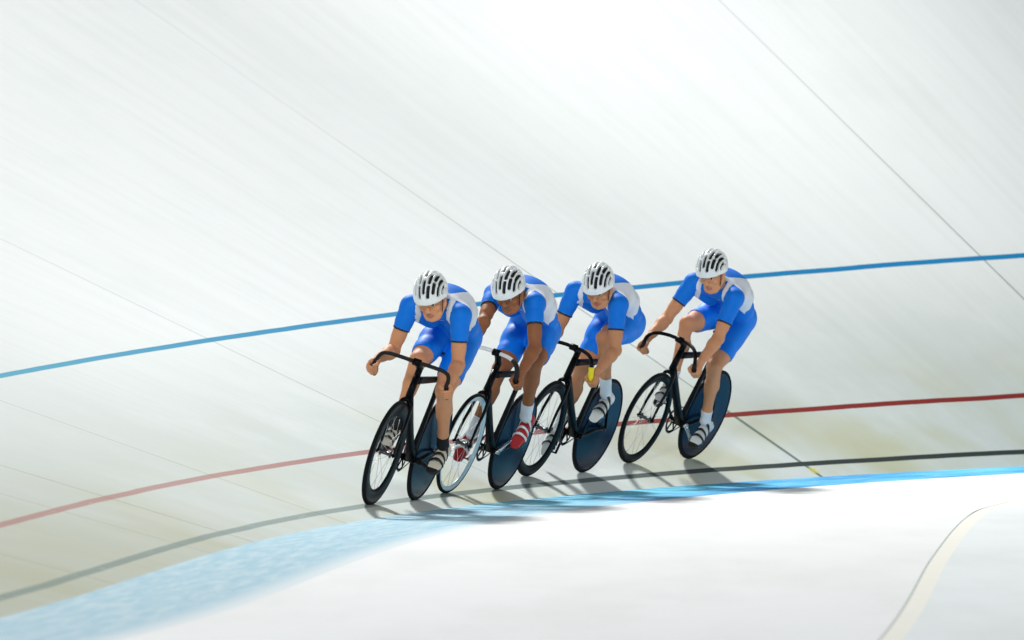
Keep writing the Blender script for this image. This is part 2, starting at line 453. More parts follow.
def build_bike(mw, label, spec):
    S = BS
    BC = bar_center(spec); BARP = spec['barp']
    root = empty('track_bicycle', mw, label, 'bicycle', 'track bikes of the pursuit team')
    # frame ---------------------------------------------------------------
    HB = np.array([.350, 0, .69]); HT = np.array([.311, 0, .825])
    STt = BBK+STD*.57
    f = B()
    f.tube([HB, HT], [.026, .024], 14, flat=.9, up=(0, 1, 0))
    n = 7
    t = np.linspace(0, 1, n)[:, None]
    f.tube((HB+(0, 0, .025))*(1-t)+(BBK+np.array([.012, 0, .012]))*t, [.030, .034, .036, .036, .036, .035, .034], 14, flat=[.75, .62, .55, .55, .6, .75, .95], up=(0, 1, 0))
    TT0 = HT+np.array([-.005, 0, -.028]); TT1 = STt+np.array([.012, 0, -.035])
    f.tube(TT0*(1-t)+TT1*t, [.025, .024, .023, .022, .021, .02, .019], 14, flat=[.85, .9, .95, .95, .9, .85, .8], up=(0, 1, 0))
    f.tube(BBK*(1-t)+STt*t, [.032, .033, .033, .031, .028, .025, .022], 14, flat=[.7, .5, .45, .45, .5, .6, .75], up=(0, 1, 0))
    f.tube([BBK+(0, -.036, 0), BBK+(0, .036, 0)], .024, 16)
    for sy in (-1, 1):
        f.tube(bez([BBK+(-.02, .022*sy, 0), BBK+(-.1, .036*sy, .005), RA+(.15, .05*sy, -.012), RA+(.0, .06*sy, 0)], 6), [.014]*6+[.013]*6+[.010]*7, 10)
        f.tube(bez([STt+(.0, .012*sy, -.06), STt+(-.05, .032*sy, -.14), RA+(.06, .056*sy, .12), RA+(0, .06*sy, 0)], 6), [.0095]*19, 10)
        f.box(RA+(.0, .06*sy, 0), (.045, .006, .03))
    f.build('frame', M['carbon'], root, scale=S)
    # fork -----------------------------------------------------------------
    k = B()
    k.tube([HB+(.004, 0, -.002), HB+(.008, 0, -.03)], [.026, .03], 12)
    for sy in (-1, 1):
        k.tube(bez([HB+(.004, .012*sy, -.015), HB+(.012, .036*sy, -.035), HB+(.045, .047*sy, -.13), FA+(-.035, .051*sy, .12), FA+(0, .053*sy, 0)], 6),
               np.linspace(.022, .013, 25), 10, flat=.55, up=(0, 1, 0))
        k.box(FA+(.0, .053*sy, 0), (.03, .006, .03))
        k.tube([FA+(0, .05*sy, 0), FA+(0, .066*sy, 0)], .009, 8)
    k.build('fork', M['carbon'], root, scale=S)
    # stem, handlebar, grips -------------------------------------------------
    s = B()
    s.tube([HT+(0, 0, 0), HT+np.array([-.0165, 0, .055])], .021, 14)
    s.tube([HT+np.array([-.014, 0, .045]), BC+(-.03, 0, -.003), BC], [.022, .02, .019], 12)
    s.tube([BC+(0, -.024, 0), BC+(0, .024, 0)], .023, 14)
    s.build('stem', M['carbon_matt'], root, scale=S)
    hb = B()
    right = bez(BARP*np.array([1, -1, 1]), 8); left = bez(BARP, 8)
    full = np.vstack([right[::-1], left[1:]])+BC
    hb.tube(full, .0125, 12)
    hb_o = hb.build('handlebar', spec['bar'], root, scale=S)
    for sy, side in ((-1, right), (1, left)):
        i0 = spec.get('grip_from', 42)
        g = B(); gp = side[i0:]+BC
        e = gp[-1]-gp[-2]; e = e/np.linalg.norm(e)
        gp = np.vstack([gp, gp[-1]+e*.006])
        gr = spec.get('grip_r', .0155)
        g.tube(gp, [gr]*(len(gp)-1)+[.012], 12)
        g.build('grip', spec['grip'], hb_o, scale=S)
    # saddle and post ---------------------------------------------------------
    p = B()
    SADZ = BBK+STD*.685
    p.tube([STt+STD*-.03, SADZ], [.017, .014], 12, flat=.8, up=(0, 1, 0))
    p.box(SADZ+(0, 0, .006), (.06, .032, .02))
    p.build('seat_post', M['carbon_matt'], root, scale=S)
    sd = B()
    xs = np.array([-.135, -.125, -.10, -.06, -.01, .05, .10, .135, .145])
    hw = np.array([.035, .058, .066, .060, .040, .024, .020, .016, .008])
    zz = np.array([.012, .016, .016, .012, .008, .008, .008, .004, .0])
    th = np.array([.012, .022, .03, .032, .03, .026, .024, .02, .01])
    V = []; F = []
    m_ = 14
    c0 = SADZ+np.array([.02, 0, .018])
    for i in range(len(xs)):
        for j in range(m_):
            ph = 2*math.pi*j/m_
            y = hw[i]*math.copysign(abs(math.cos(ph))**.8, math.cos(ph)); z = th[i]*.5*math.copysign(abs(math.sin(ph))**.8, math.sin(ph))
            if z > 0: z *= (1-.15*abs(math.sin(ph)))
            V.append(c0+(xs[i], y, zz[i]+z))
    for i in range(len(xs)-1):
        for j in range(m_):
            F.append((i*m_+j, i*m_+(j+1) % m_, (i+1)*m_+(j+1) % m_, (i+1)*m_+j))
    F.append(tuple(range(m_))); F.append(tuple((len(xs)-1)*m_+j for j in range(m_)))
    sd.add(V, F)
    so = sd.build('saddle', M['saddle'], root, scale=S)
    r = B()
    for sy in (-1, 1):
        r.tube(bez([c0+(-.1, .025*sy, .0), c0+(-.06, .022*sy, -.02), c0+(.03, .02*sy, -.02), c0+(.11, .006*sy, .0)], 5), .0035, 6)
    r.build('saddle_rail', M['steel'], so, scale=S)
    # drivetrain (drive side = rider's right, -y) -------------------------------
    cr = B()
    R_ = .097; yc = -.047
    n = 48; prof = []
    cr.lathe([(R_-.016, yc-.002), (R_-.003, yc-.002), (R_, yc-.001), (R_, yc+.001), (R_-.003, yc+.002), (R_-.016, yc+.002)], 60, BBK, closed=True)
    for i in range(5):
        a = 2*math.pi*i/5+.3
        cr.tube([BBK+(0, yc, 0), BBK+((R_-.01)*math.cos(a), yc, (R_-.01)*math.sin(a))], [.013, .008], 8, flat=.35, up=(0, 1, 0))
    cr.build('chainring', M['carbon_matt'], root, scale=S)
    ch = B()
    r2 = .031; pts = []
    d = BBK-RA; ang = math.atan2(d[2], d[0])
    off = math.asin((R_-r2)/np.linalg.norm(d))
    a0 = ang+math.pi/2+off; a1 = ang-math.pi/2-off
    for a in np.linspace(a0, a1, 26): pts.append(BBK+(R_*math.cos(a), yc, R_*math.sin(a)))
    for a in np.linspace(a1, a0-2*math.pi, 14): pts.append(RA+np.array([r2*math.cos(a), yc, r2*math.sin(a)]))
    ch.tube(pts, .0048, 6, closed=True, flat=.8)
    ch.build('chain', M['steel'], root, scale=S)
    for sy in (-1, 1):
        ce = crank_end(spec['crank'], sy); c0_ = BBK+np.array([0, .058*sy, 0])
        c = B()
        t = np.linspace(0, 1, 6)[:, None]
        c.tube(c0_*(1-t)+ce*t, [.020, .017, .015, .014, .0145, .016], 10, flat=.5, up=(0, 1, 0))
        c.tube([c0_+(0, -.02*sy, 0), c0_+(0, .008*sy, 0)], .017, 12)
        co = c.build('crank_arm', spec.get('crankmat', M['carbon_matt']), root, scale=S)
        p = B()
        pc = ce+np.array([0, .058*sy, 0])
        an = math.radians(spec['foot_pitch'][0 if sy > 0 else 1])
        R3 = np.array([[math.cos(an), 0, -math.sin(an)], [0, 1, 0], [math.sin(an), 0, math.cos(an)]])
        p.tube([ce+(0, -.004*sy, 0), ce+(0, .09*sy, 0)], .006, 8)
        p.box(pc, (.07, .06, .014), rot=R3)
        p.build('pedal', M['steel'], co, scale=S)
    build_wheel_front(root, spec['rim'], spec['depth'], S)
    build_wheel_rear(root, S)
    return root
def bike_frame(cf, cr_, lean):
    """front / rear contact points in the world -> matrix of the bike"""
    cf = np.array(cf, float); cr_ = np.array(cr_, float)
    o = (cf+cr_)/2
    F = cf-cr_; F /= np.linalg.norm(F)
    Lft = np.cross((0, 0, 1.), F); Lft /= np.linalg.norm(Lft)
    U0 = np.cross(F, Lft)
    a = math.radians(lean)
    U = math.cos(a)*U0+math.sin(a)*Lft; Y = np.cross(U, F)
    m = Matrix([[F[0], Y[0], U[0], o[0]], [F[1], Y[1], U[1], o[1]], [F[2], Y[2], U[2], o[2]], [0, 0, 0, 1]])
    return m
# ------------------------------------------------------------------ solid modelling with distance fields -> one clean mesh
f32 = np.float32
def smin(a, b, k):
    if k <= 0: return np.minimum(a, b)
    h = np.maximum(k-np.abs(a-b), 0)/k
    return np.minimum(a, b)-h*h*k*.25
def _n(v):
    v = np.asarray(v, float); return v/np.linalg.norm(v)
class Cap:
    """tapered capsule; wide=(dir, ratio at a, ratio at b) stretches the section"""
    def __init__(s, a, b, ra, rb, wide=None):
        s.a = np.asarray(a, float); s.b = np.asarray(b, float); s.ra, s.rb = ra, rb; s.wide = wide
        m = max(ra, rb)*(max(wide[1], wide[2]) if wide else 1)
        s.c = (s.a+s.b)/2; s.R = np.linalg.norm(s.b-s.a)/2+m
    def d(s, p):
        ab = (s.b-s.a); L = float(ab @ ab)+1e-12
        q = p-s.a.astype(f32)
        t = np.clip((q @ ab.astype(f32))/f32(L), 0, 1)
        q = q-t[:, None]*ab.astype(f32)
        if s.wide:
            w = _n(s.wide[0]).astype(f32); k = s.wide[1]+(s.wide[2]-s.wide[1])*t
            ow = q @ w
            q = q-(ow*(1-1/k))[:, None]*w
        return np.sqrt((q*q).sum(1))-(s.ra+(s.rb-s.ra)*t)
class Ell:
    def __init__(s, c, r, M3=None):
        s.c = np.asarray(c, float); s.r = np.asarray(r, float); s.M = np.eye(3) if M3 is None else np.asarray(M3, float); s.R = max(r)
    def d(s, p):
        q = (p-s.c.astype(f32)) @ s.M.astype(f32)
        k0 = np.sqrt(((q/s.r.astype(f32))**2).sum(1)); k1 = np.sqrt(((q/(s.r**2).astype(f32))**2).sum(1))
        return k0*(k0-1)/np.maximum(k1, 1e-6)
def Sph(c, r): return Cap(c, np.asarray(c)+1e-5, r, r)
class Chain:
    """elliptic chain of segments merged smoothly"""
    def __new__(cls, P, r, wide=None, ratios=None):
        return [Cap(P[i], P[i+1], r[i], r[i+1], None if wide is None else (wide, ratios[i], ratios[i+1])) for i in range(len(P)-1)]
FAR = f32(1.0)
def ev(prims, p, k, pad=.07):
    out = np.full(len(p), FAR, f32)
    for s in prims:
        c = s.c.astype(f32)
        m = ((p-c)**2).sum(1) < f32((s.R+pad)**2)
        idx = np.nonzero(m)[0]
        if len(idx):
            out[idx] = smin(out[idx], s.d(p[idx]).astype(f32), k)
    return out
def polygonize(f, lo, hi, h, bs=6):
    lo = np.asarray(lo, float); hi = np.asarray(hi, float)
    nb = np.ceil((hi-lo)/(h*bs)).astype(int)
    g = np.stack(np.meshgrid(*[np.arange(n) for n in nb], indexing='ij'), -1).reshape(-1, 3)
    cen = lo+(g+.5)*h*bs
    v = f(cen.astype(f32))
    near = np.abs(v) < h*bs*.87*1.7+.004
    shape = nb*bs+1
    A = np.empty(shape, f32)
    # fill with the sign of the coarse value
    cv = np.where(v < 0, f32(-1), f32(1)).reshape(nb)
    A[:-1, :-1, :-1] = np.repeat(np.repeat(np.repeat(cv, bs, 0), bs, 1), bs, 2)
    A[-1] = 1; A[:, -1] = 1; A[:, :, -1] = 1
    gb = g[near]
    off = np.stack(np.meshgrid(*[np.arange(bs+1)]*3, indexing='ij'), -1).reshape(-1, 3)
    for s in range(0, len(gb), 1500):
        ii = (gb[s:s+1500, None, :]*bs+off[None]).reshape(-1, 3)
        val = f((lo+ii*h).astype(f32))
        A[ii[:, 0], ii[:, 1], ii[:, 2]] = val
    S = A < 0
    sl = [slice(None, -1), slice(1, None)]
    cnt = np.zeros(np.array(S.shape)-1, np.int8)
    for i in range(2):
        for j in range(2):
            for k in range(2): cnt += S[sl[i], sl[j], sl[k]]
    act = (cnt > 0) & (cnt < 8)
    ci = np.argwhere(act)
    vid = np.full(act.shape, -1, np.int64); vid[tuple(ci.T)] = np.arange(len(ci))
    acc = np.zeros((len(ci), 3)); num = np.zeros(len(ci))
    corners = np.array([(i, j, k) for i in range(2) for j in range(2) for k in range(2)])
    for a in range(8):
        for ax in range(3):
            if corners[a][ax] == 0:
                b = corners[a].copy(); b[ax] = 1
                pa = ci+corners[a]; pb = ci+b
                va = A[tuple(pa.T)].astype(float); vb = A[tuple(pb.T)].astype(float)
                cr = (va < 0) != (vb < 0)
                t = np.where(cr, va/np.where(cr, va-vb, 1), 0)
                q = corners[a]+t[:, None]*(b-corners[a])
                acc[cr] += q[cr]; num[cr] += 1
    V = lo+(ci+acc/num[:, None])*h
    F = []
    for ax in range(3):
        u, w = (ax+1) % 3, (ax+2) % 3
        s0 = [slice(1, -1)]*3; s1 = [slice(1, -1)]*3
        s0[ax] = slice(0, -1); s1[ax] = slice(1, None)
        e = S[tuple(s0)] != S[tuple(s1)]
        ei = np.argwhere(e)
        base = ei+1; base[:, ax] = ei[:, ax]
        ins = S[tuple(base.T)]
        q = []
        for (du, dw) in ((-1, -1), (0, -1), (0, 0), (-1, 0)):
            c = base.copy(); c[:, u] += du; c[:, w] += dw
            q.append(vid[tuple(c.T)])
        q = np.stack(q, 1)
        q[~ins] = q[~ins][:, ::-1]
        F.append(q)
    F = np.concatenate(F)
    F = F[(F >= 0).all(1)]
    # one Newton step onto the surface
    for _ in range(2):
        e = h*.25
        vf = V.astype(f32)
        g0 = f(vf); G_ = np.stack([f((V+np.eye(3)[k]*e).astype(f32))-f((V-np.eye(3)[k]*e).astype(f32)) for k in range(3)], 1)/(2*e)
        n2 = (G_**2).sum(1)
        st = np.where(n2[:, None] > .1, G_*(g0/np.maximum(n2, .1))[:, None], 0)
        L = np.linalg.norm(st, axis=1); st *= np.minimum(1, h*.6/np.maximum(L, 1e-9))[:, None]
        V = V-st
    return V, F
def bounds(prims, pad=.02):
    lo = np.min([s.c-s.R for s in prims], 0)-pad; hi = np.max([s.c+s.R for s in prims], 0)+pad
    return lo, hi
def sdf_mesh(name, f, lo, hi, h, mats, parent, classify=None, scale=BS):
    V, F = polygonize(f, lo, hi, h)
    fm = None
    if classify is not None: fm = classify(V[F].mean(1))
    return mesh(name, V, F, mats, parent, fm, True, scale)

# ------------------------------------------------------------------ materials of the riders
def RM_init():
    M['blue'] = mat('blue_lycra', (0, 118, 226), .6, noise=.06, nscale=30, spec=.22)
    M['shorts_blue'] = mat('blue_lycra_shorts', (0, 124, 234), .55, noise=.06, nscale=30, spec=.28)
    M['white_lycra'] = mat('white_lycra', (228, 232, 240), .6, noise=.03, spec=.3)
    M['cuff'] = mat('navy_cuff', (10, 22, 48), .6)
    M['helmet_white'] = mat('helmet_white', (236, 240, 240), .28, noise=.02, coat=.4)
    M['helmet_dark'] = mat('helmet_liner', (14, 16, 18), .8)
    M['strap'] = mat('black_webbing', (16, 16, 18), .8)
    M['hair'] = mat('dark_hair', (38, 26, 20), .6, noise=.3, nscale=200, bump=.4)
    M['eye_white'] = mat('eye_white', (190, 180, 170), .3)
    M['iris'] = mat('eye_iris', (40, 28, 20), .2)
    M['sock_white'] = mat('white_sock', (226, 232, 240), .85, noise=.05, nscale=160, bump=.3)
    M['sock_black'] = mat('black_sock', (16, 18, 24), .85, noise=.1, nscale=160, bump=.3)
    M['shoe_white'] = mat('white_shoe', (222, 226, 224), .35, noise=.03)
    M['shoe_red'] = mat('red_shoe', (168, 16, 28), .35, noise=.06)
    M['shoe_beige'] = mat('cream_shoe', (214, 208, 190), .4, noise=.05)
    M['shoe_black'] = mat('black_shoe_panel', (18, 18, 20), .45)
    M['shoe_sole'] = mat('carbon_sole', (14, 15, 16), .5)
    M['silver_strap'] = mat('silver_strap', (196, 200, 202), .35, metal=.3)

def head_axes(mw, yaw, pitch, roll):
    """face direction in the world: bike heading turned by yaw (to the rider's left), pitched down, rolled; back in bike coordinates"""
    Rw = np.array(mw.to_3x3())
    F = Rw[:, 0].copy(); F[2] = 0; F = _n(F); Z = np.array((0, 0, 1.)); Y = np.cross(Z, F)
    a = math.radians(yaw); F, Y = F*math.cos(a)+Y*math.sin(a), Y*math.cos(a)-F*math.sin(a)
    a = math.radians(pitch); X = F*math.cos(a)-Z*math.sin(a); U = np.cross(X, Y)
    a = math.radians(roll); Y2 = Y*math.cos(a)+U*math.sin(a); U2 = np.cross(X, Y2)
    Wd = np.stack([X, Y2, U2], 1)
    return Rw.T @ Wd

def rider_shapes(J, mw, spec, bike):
    J = {k: np.array(v, float) for k, v in J.items()}
    P, SL, SR, H = J['P'], J['SL'], J['SR'], J['H']
    MS = (SL+SR)/2
    u = _n(MS-P); ws = SL-SR; ws = _n(ws-u*(ws @ u)); y = np.array((0, 1., 0)); wp = _n(y-u*(y @ u))
    wm = _n(ws+wp); n = _n(np.cross(u, wm)); L = np.linalg.norm(MS-P)
    S = dict(P=P, MS=MS, u=u, w=wm, n=n, L=L, ws=ws)
    HA = head_axes(mw, *spec['head']); S['HA'] = HA
    hp = lambda x, y_, z: H+HA @ np.array((x, y_, z if z > 0 else z*1.17), float)*spec.get('hs', 1.)
    S['hp'] = hp
    neck0 = MS+u*.02+n*.035; neck1 = hp(-.028, 0, -.035)
    S['neck0'], S['neck1'] = neck0, neck1
    def tp(t, dn): return P+u*(L*t)+n*dn
    torso = []
    pts = [tp(-.06, .014), tp(.16, .060), tp(.42, .108), tp(.70, .102), tp(.93, .046)]
    rr = [.102, .098, .096, .106, .084]
    ra = [1.34, 1.46, 1.56, 1.58, 1.74]
    wd = [wp, wp, wm, ws, ws]
    for i in range(4):
        torso.append(Cap(pts[i], pts[i+1], rr[i], rr[i+1], (_n(wd[i]+wd[i+1]), ra[i], ra[i+1])))
    for s, SS in ((1, SL), (-1, SR)):
        torso.append(Cap(tp(.93, .04)+ws*.05*s, SS-u*.005, .060, .050))          # clavicle / trapezius to shoulder
        torso.append(Cap(tp(.60, .095)+ws*.095*s, SS-u*.03+n*.01, .068, .052))      # shoulder blade
        torso.append(Cap(tp(.62, -.005)+ws*.075*s, SS-u*.03-n*.02, .056, .044))    # chest
        torso.append(Sph(P+wp*.070*s-u*.030+n*.035, .090))                          # seat
    neck = [Cap(neck0, neck1, .062, .056), Cap(neck0-u*.02+n*.015, neck1+n*.005, .058, .048)]
    S['torso'] = torso; S['neck'] = neck
    # limbs
    for s, k in ((1, 'L'), (-1, 'R')):
        Sh, E, K = J['S'+k], J['E'+k], J['K'+k]
        G_ = grip_point(bike, s)
        bp = bike['barp']*np.array([1, s, 1]); g = _n(bp[8]-bp[6])
        a = E-G_; a = _n(a); a = _n(a-g*(a @ g)*.75)
        W = G_+a*.085+np.array((0, .006*s, .0))
        S['W'+k] = W
        ud = _n(E-Sh); fd = _n(W-E)
        arm = [Cap(Sh, Sh+ud*.10, .053, .049), Cap(Sh+ud*.08, E-ud*.09, .048, .044), Cap(E-ud*.12, E, .043, .039)]
        arm += [Cap(E, E+fd*.075, .041, .044), Cap(E+fd*.06, W-fd*.06, .044, .031), Cap(W-fd*.09, W, .032, .0255, (g, 1.05, 1.22)), Sph(E-_n(ud-fd)*-.004, .041)]
        S['arm'+k] = arm; S['upper'+k] = arm[:3]
        # hand closed on the bar
        b = np.cross(g, a); b = b*np.sign(b[1]*s) ; b = _n(b-a*(b @ a))
        a_ = _n(a-g*(a @ g))
        def rp(ang, r, o):
            t = math.radians(ang); return G_+a_*(r*math.cos(t))+b*(r*math.sin(t))+g*o
        kn = rp(62, .033, 0)
        hand = [Cap(W, rp(40, .034, -.002), .0225, .0165, (g, 1.25, 2.25)), Cap(rp(40, .034, -.002), kn, .0165, .0145, (g, 2.25, 2.4)), Cap(W, rp(5, .033, 0), .022, .016, (g, 1.2, 2.0))]
        fing = []
        for o, r, e in ((-.030, .0094, 1.), (-.010, .0098, 1.04), (.0105, .0094, 1.), (.029, .0082, .92)):
            q = [rp(62, .034, o*.95), rp(118, .0335*e+.0005, o), rp(182, .0275, o*1.02), rp(245, .0255, o*1.02), rp(292, .0245, o)]
            fing.append([Cap(q[0], q[1], r*1.08, r*1.0), Cap(q[1], q[2], r*1.0, r*.95), Cap(q[2], q[3], r*.93, r*.86), Cap(q[3], q[4], r*.86, r*.76)])
        th = [Cap(W+a_*-.018-b*.012-g*.012, rp(-38, .035, -.034), .0145, .0125), Cap(rp(-38, .035, -.034), rp(-92, .0285, -.048), .0122, .0108), Cap(rp(-92, .0285, -.048), rp(-150, .0255, -.052), .0108, .0088)]
        S['hand'+k] = hand; S['fing'+k] = fing; S['thumb'+k] = th
        # leg
        hip = P+wp*.082*s
        a2 = math.radians(bike['crank'] if s > 0 else bike['crank']+180)
        pd = BBK+np.array([CR*math.cos(a2), .130*s, CR*math.sin(a2)])
        an = math.radians(bike['foot_pitch'][0 if s > 0 else 1])
        R = np.array([[math.cos(an), 0, -math.sin(an)], [0, 1, 0], [math.sin(an), 0, math.cos(an)]])
        A = pd+R @ np.array([-.125, -.012*s, .112])
        S['foot'+k] = (pd, R); S['A'+k] = A; S['K'+k] = K; S['hip'+k] = hip; S['E'+k] = E; S['S'+k] = Sh
        td = _n(K-hip); sd = _n(A-K)
        bk = _n(-(td-sd)); bk = _n(bk-sd*(bk @ sd))   # points to the back of the knee? (flexion side)
        fwd = -bk if (np.dot(bk, td) > 0) else bk
        back = -_n(td-sd*(td @ sd)) if np.linalg.norm(td-sd*(td @ sd)) > .05 else np.array((-1., 0, 0))
        out = np.array((0, 1., 0))*s
        tb = _n(sd-td*(sd @ td)) if np.linalg.norm(sd-td*(sd @ td)) > .05 else np.array((-1., 0, 0))
        thigh = [Cap(hip+tb*.01, hip+td*.16-tb*.008, .089, .085), Cap(hip+td*.14-tb*.012, hip+td*.30-tb*.004, .084, .070), Cap(hip+td*.28, K-td*.02, .072, .054), Cap(hip+td*.06+tb*.03, hip+td*.30+tb*.015, .076, .056),
                 Cap(hip+td*.25-tb*.018+out*-.02, K-td*.05-tb*.006+out*-.02, .052, .038), Sph(K-tb*.010, .050)]
        shin = [Cap(K, K+sd*.09, .047, .042), Cap(K+sd*.05+back*.012+out*.008, K+sd*.16+back*.022+out*.006, .042, .046), Cap(K+sd*.14+back*.018-out*.012, K+sd*.20+back*.012-out*.01, .044, .040), Cap(K+sd*.15+back*.012, A-sd*.08+back*.002, .043, .031), Cap(A-sd*.09, A, .031, .033), Cap(K+sd*.05, A-sd*.05, .036, .028)]
        foot = [Cap(A, pd+R @ np.array([-.14, 0, .055]), .033, .024), Cap(pd+R @ np.array([-.13, 0, .05]), pd+R @ np.array([-.03, 0, .040]), .022, .016)]
        S['thigh'+k] = thigh; S['shin'+k] = shin; S['footp'+k] = foot
        S['td'+k] = td; S['sd'+k] = sd; S['ud'+k] = ud; S['fd'+k] = fd
    # head
    hd = [Ell(hp(-.012, 0, .038), (.098, .077, .088), HA), Ell(hp(.018, 0, -.01), (.072, .066, .085), HA), Ell(hp(.032, 0, -.055), (.056, .053, .055), HA),
          Cap(hp(.058, -.022, -.092), hp(.058, .022, -.092), .022, .022), Sph(hp(.070, 0, -.094), .019)]
    for s in (1, -1):
        hd.append(Cap(hp(-.005, .062*s, -.045), hp(.045, .036*s, -.088), .022, .02))       # jaw
        hd.append(Sph(hp(.060, .044*s, -.028), .023))                                        # cheek bone
        hd.append(Cap(hp(.085, .012*s, .018), hp(.072, .045*s, .018), .012, .012))           # brow
        hd.append(Ell(hp(-.012, .080*s, -.008), (.020, .008, .032), HA))                     # ear
    nose = [Cap(hp(.088, 0, .006), hp(.109, 0, -.030), .009, .0125), Sph(hp(.099, .013, -.035), .0095), Sph(hp(.099, -.013, -.035), .0095)]
    lips = [Cap(hp(.082, -.019, -.064), hp(.0895, 0, -.0625), .006, .007), Cap(hp(.082, .019, -.064), hp(.0895, 0, -.0625), .006, .007), Cap(hp(.080, -.016, -.073), hp(.088, 0, -.0735), .006, .0075), Cap(hp(.080, .016, -.073), hp(.088, 0, -.0735), .006, .0075)]
    S['head'] = hd; S['nose'] = nose; S['lips'] = lips
    S['sockets'] = [Sph(hp(.099, .032*s, -.004), .0165) for s in (1, -1)]
    S['mouth'] = Cap(hp(.094, -.022, -.068), hp(.094, .022, -.068), .0022, .0022)
    return S

def build_rider(mw, J, spec, bike, label):
    S = rider_shapes(J, mw, spec, bike)
    root = empty('person', mw, label, 'person', 'pursuit riders in blue and white kit')
    hp, HA = S['hp'], S['HA']
    def body(p):
        t = ev(S['torso'], p, .035)
        t = smin(t, ev(S['neck'], p, .02), .03)
        hd = ev(S['head'], p, .016)
        hd = smin(hd, ev(S['nose'], p, .006), .008)
        so = ev(S['sockets'], p, .0)
        hd = np.where(so < .05, -smin(-hd, so, .010), hd)
        hd = smin(hd, ev(S['lips'], p, .003), .005)
        mo = S['mouth'].d(p); hd = np.where(mo < .04, np.maximum(hd, -mo), hd)
        t = smin(t, hd, .018)
        for k in 'LR':
            lg = ev(S['thigh'+k], p, .025)
            lg = smin(lg, smin(ev(S['shin'+k], p, .018), ev(S['footp'+k], p, .012), .015), .02)
            t = smin(t, lg, .03)
            ar = ev(S['arm'+k], p, .014)
            hn = ev(S['hand'+k], p, .008)
            for fg in S['fing'+k]: hn = smin(hn, ev(fg, p, .002), .0025)
            hn = smin(hn, ev(S['thumb'+k], p, .004), .005)
            ar = smin(ar, hn, .010)
            t = smin(t, ar, .022)
        return t
    allp = S['torso']+S['neck']+S['head']+S['nose']
    for k in 'LR': allp += S['arm'+k]+S['hand'+k]+S['thigh'+k]+S['shin'+k]+S['footp'+k]
    lo, hi = bounds(allp)
    def cls_body(c):
        fm = np.zeros(len(c), int)
        lp = ev(S['lips'], c.astype(f32), .002)
        fm[lp < .0016] = 1
        return fm
    skin = spec['skin']
    sdf_mesh('body', body, lo, hi, .0045, [skin, spec['lip']], root, cls_body)
    # ---- jersey and shorts ------------------------------------------------
    infl = .0055
    hem_arm = spec.get('hem_arm', (.6, .58)); hl = spec.get('hem_leg', (.74, .74))
    cutn = S['MS']+S['u']*.035+S['n']*.045; nd = _n(S['neck1']-S['neck0'])
    col0 = S['neck0']+nd*.035
    hems = {}
    for k in 'LR':
        la = np.linalg.norm(S['E'+k]-S['S'+k]); ll = np.linalg.norm(S['K'+k]-S['hip'+k])
        hems['a'+k] = (S['S'+k]+S['ud'+k]*la*hem_arm[0 if k == 'L' else 1], S['ud'+k]); hems['l'+k] = (S['hip'+k]+S['td'+k]*ll*hl[0 if k == 'L' else 1], S['td'+k])
    def plane(p, h): return (p-h[0].astype(f32)) @ h[1].astype(f32)
    def garment(p):
        t = ev(S['torso'], p, .035)-f32(infl)
        nk = ev(S['neck'], p, .02)-f32(infl)
        nk = np.maximum(nk, (p-col0.astype(f32)) @ nd.astype(f32))
        t = smin(t, nk, .03)
        for k in 'LR':
            lg = np.maximum(ev(S['thigh'+k], p, .025)-f32(infl), plane(p, hems['l'+k]))
            t = smin(t, lg, .03)
            ar = np.maximum(ev(S['upper'+k], p, .014)-f32(infl+.002), plane(p, hems['a'+k]))
            t = smin(t, ar, .022)
        return t
    gp = S['torso']+S['neck']+S['upperL']+S['upperR']+S['thighL']+S['thighR']
    lo, hi = bounds(gp)
    V, F = polygonize(garment, lo, hi, .0045)
    c = V[F].mean(1); c32 = c.astype(f32)
    q = c-S['P']; tt = (q @ S['u'])/S['L']; w = q @ S['w']; nn_ = q @ S['n']
    dt = ev(S['torso'], c32, .035); 
    dl = np.minimum(ev(S['thighL'], c32, .025), ev(S['thighR'], c32, .025))
    da = {k: ev(S['upper'+k], c32, .014) for k in 'LR'}
    leg = (tt < .17) | ((dl < dt-.004) & (tt < .55))
    fm = np.zeros(len(F), int)
    phi = np.degrees(np.arctan2(np.abs(w)/1.35, nn_-.05))
    lo_ = np.interp(tt, [.4, .6, .8, 1.0, 1.1], [27, 31, 33, 29, 16]); hi_ = np.interp(tt, [.28, .45, .6, .75, .95, 1.06], [108, 114, 118, 116, 92, 60])
    arm = np.zeros(len(F), bool)
    for k in 'LR':
        along = (c-S['S'+k]) @ S['ud'+k]
        rel = (c-S['S'+k]) @ S['u']
        arm |= ((da[k] < dt+.004) & (along > -.02-.0*rel) & (rel > .004)) | ((da[k] < dt-.002) & (along > .065))
    jag = .02*np.sin(phi*.14)
    white = (tt > np.interp(phi, [25, 45, 75, 105], [.44, .40, .31, .26])+jag) & (tt < 1.12) & (phi > lo_) & (phi < hi_) & ~arm
    fm[white] = 1
    # stripe down the front of each shoulder
    aw = np.abs((c-S['MS']) @ S['ws'])
    tl = (c-S['MS']) @ S['u']
    fr = (nn_ < .045) | (tt > 1.0)
    st = fr & ~arm & (tt > .66) & (aw > .085+.35*np.maximum(0, -.02-tl)) & (aw < .118+.35*np.maximum(0, -.02-tl))
    fm[st & (phi > 60)] = 1
    for k in 'LR':
        d_ = (c-hems['a'+k][0]) @ hems['a'+k][1]
        near = np.linalg.norm(c-hems['a'+k][0], axis=1) < .09
        fm[near & (d_ > -.011)] = 2
    # collar edge
    # tiny chest badge
    bc = S['MS']-S['u']*.05+S['ws']*.05-S['n']*.09
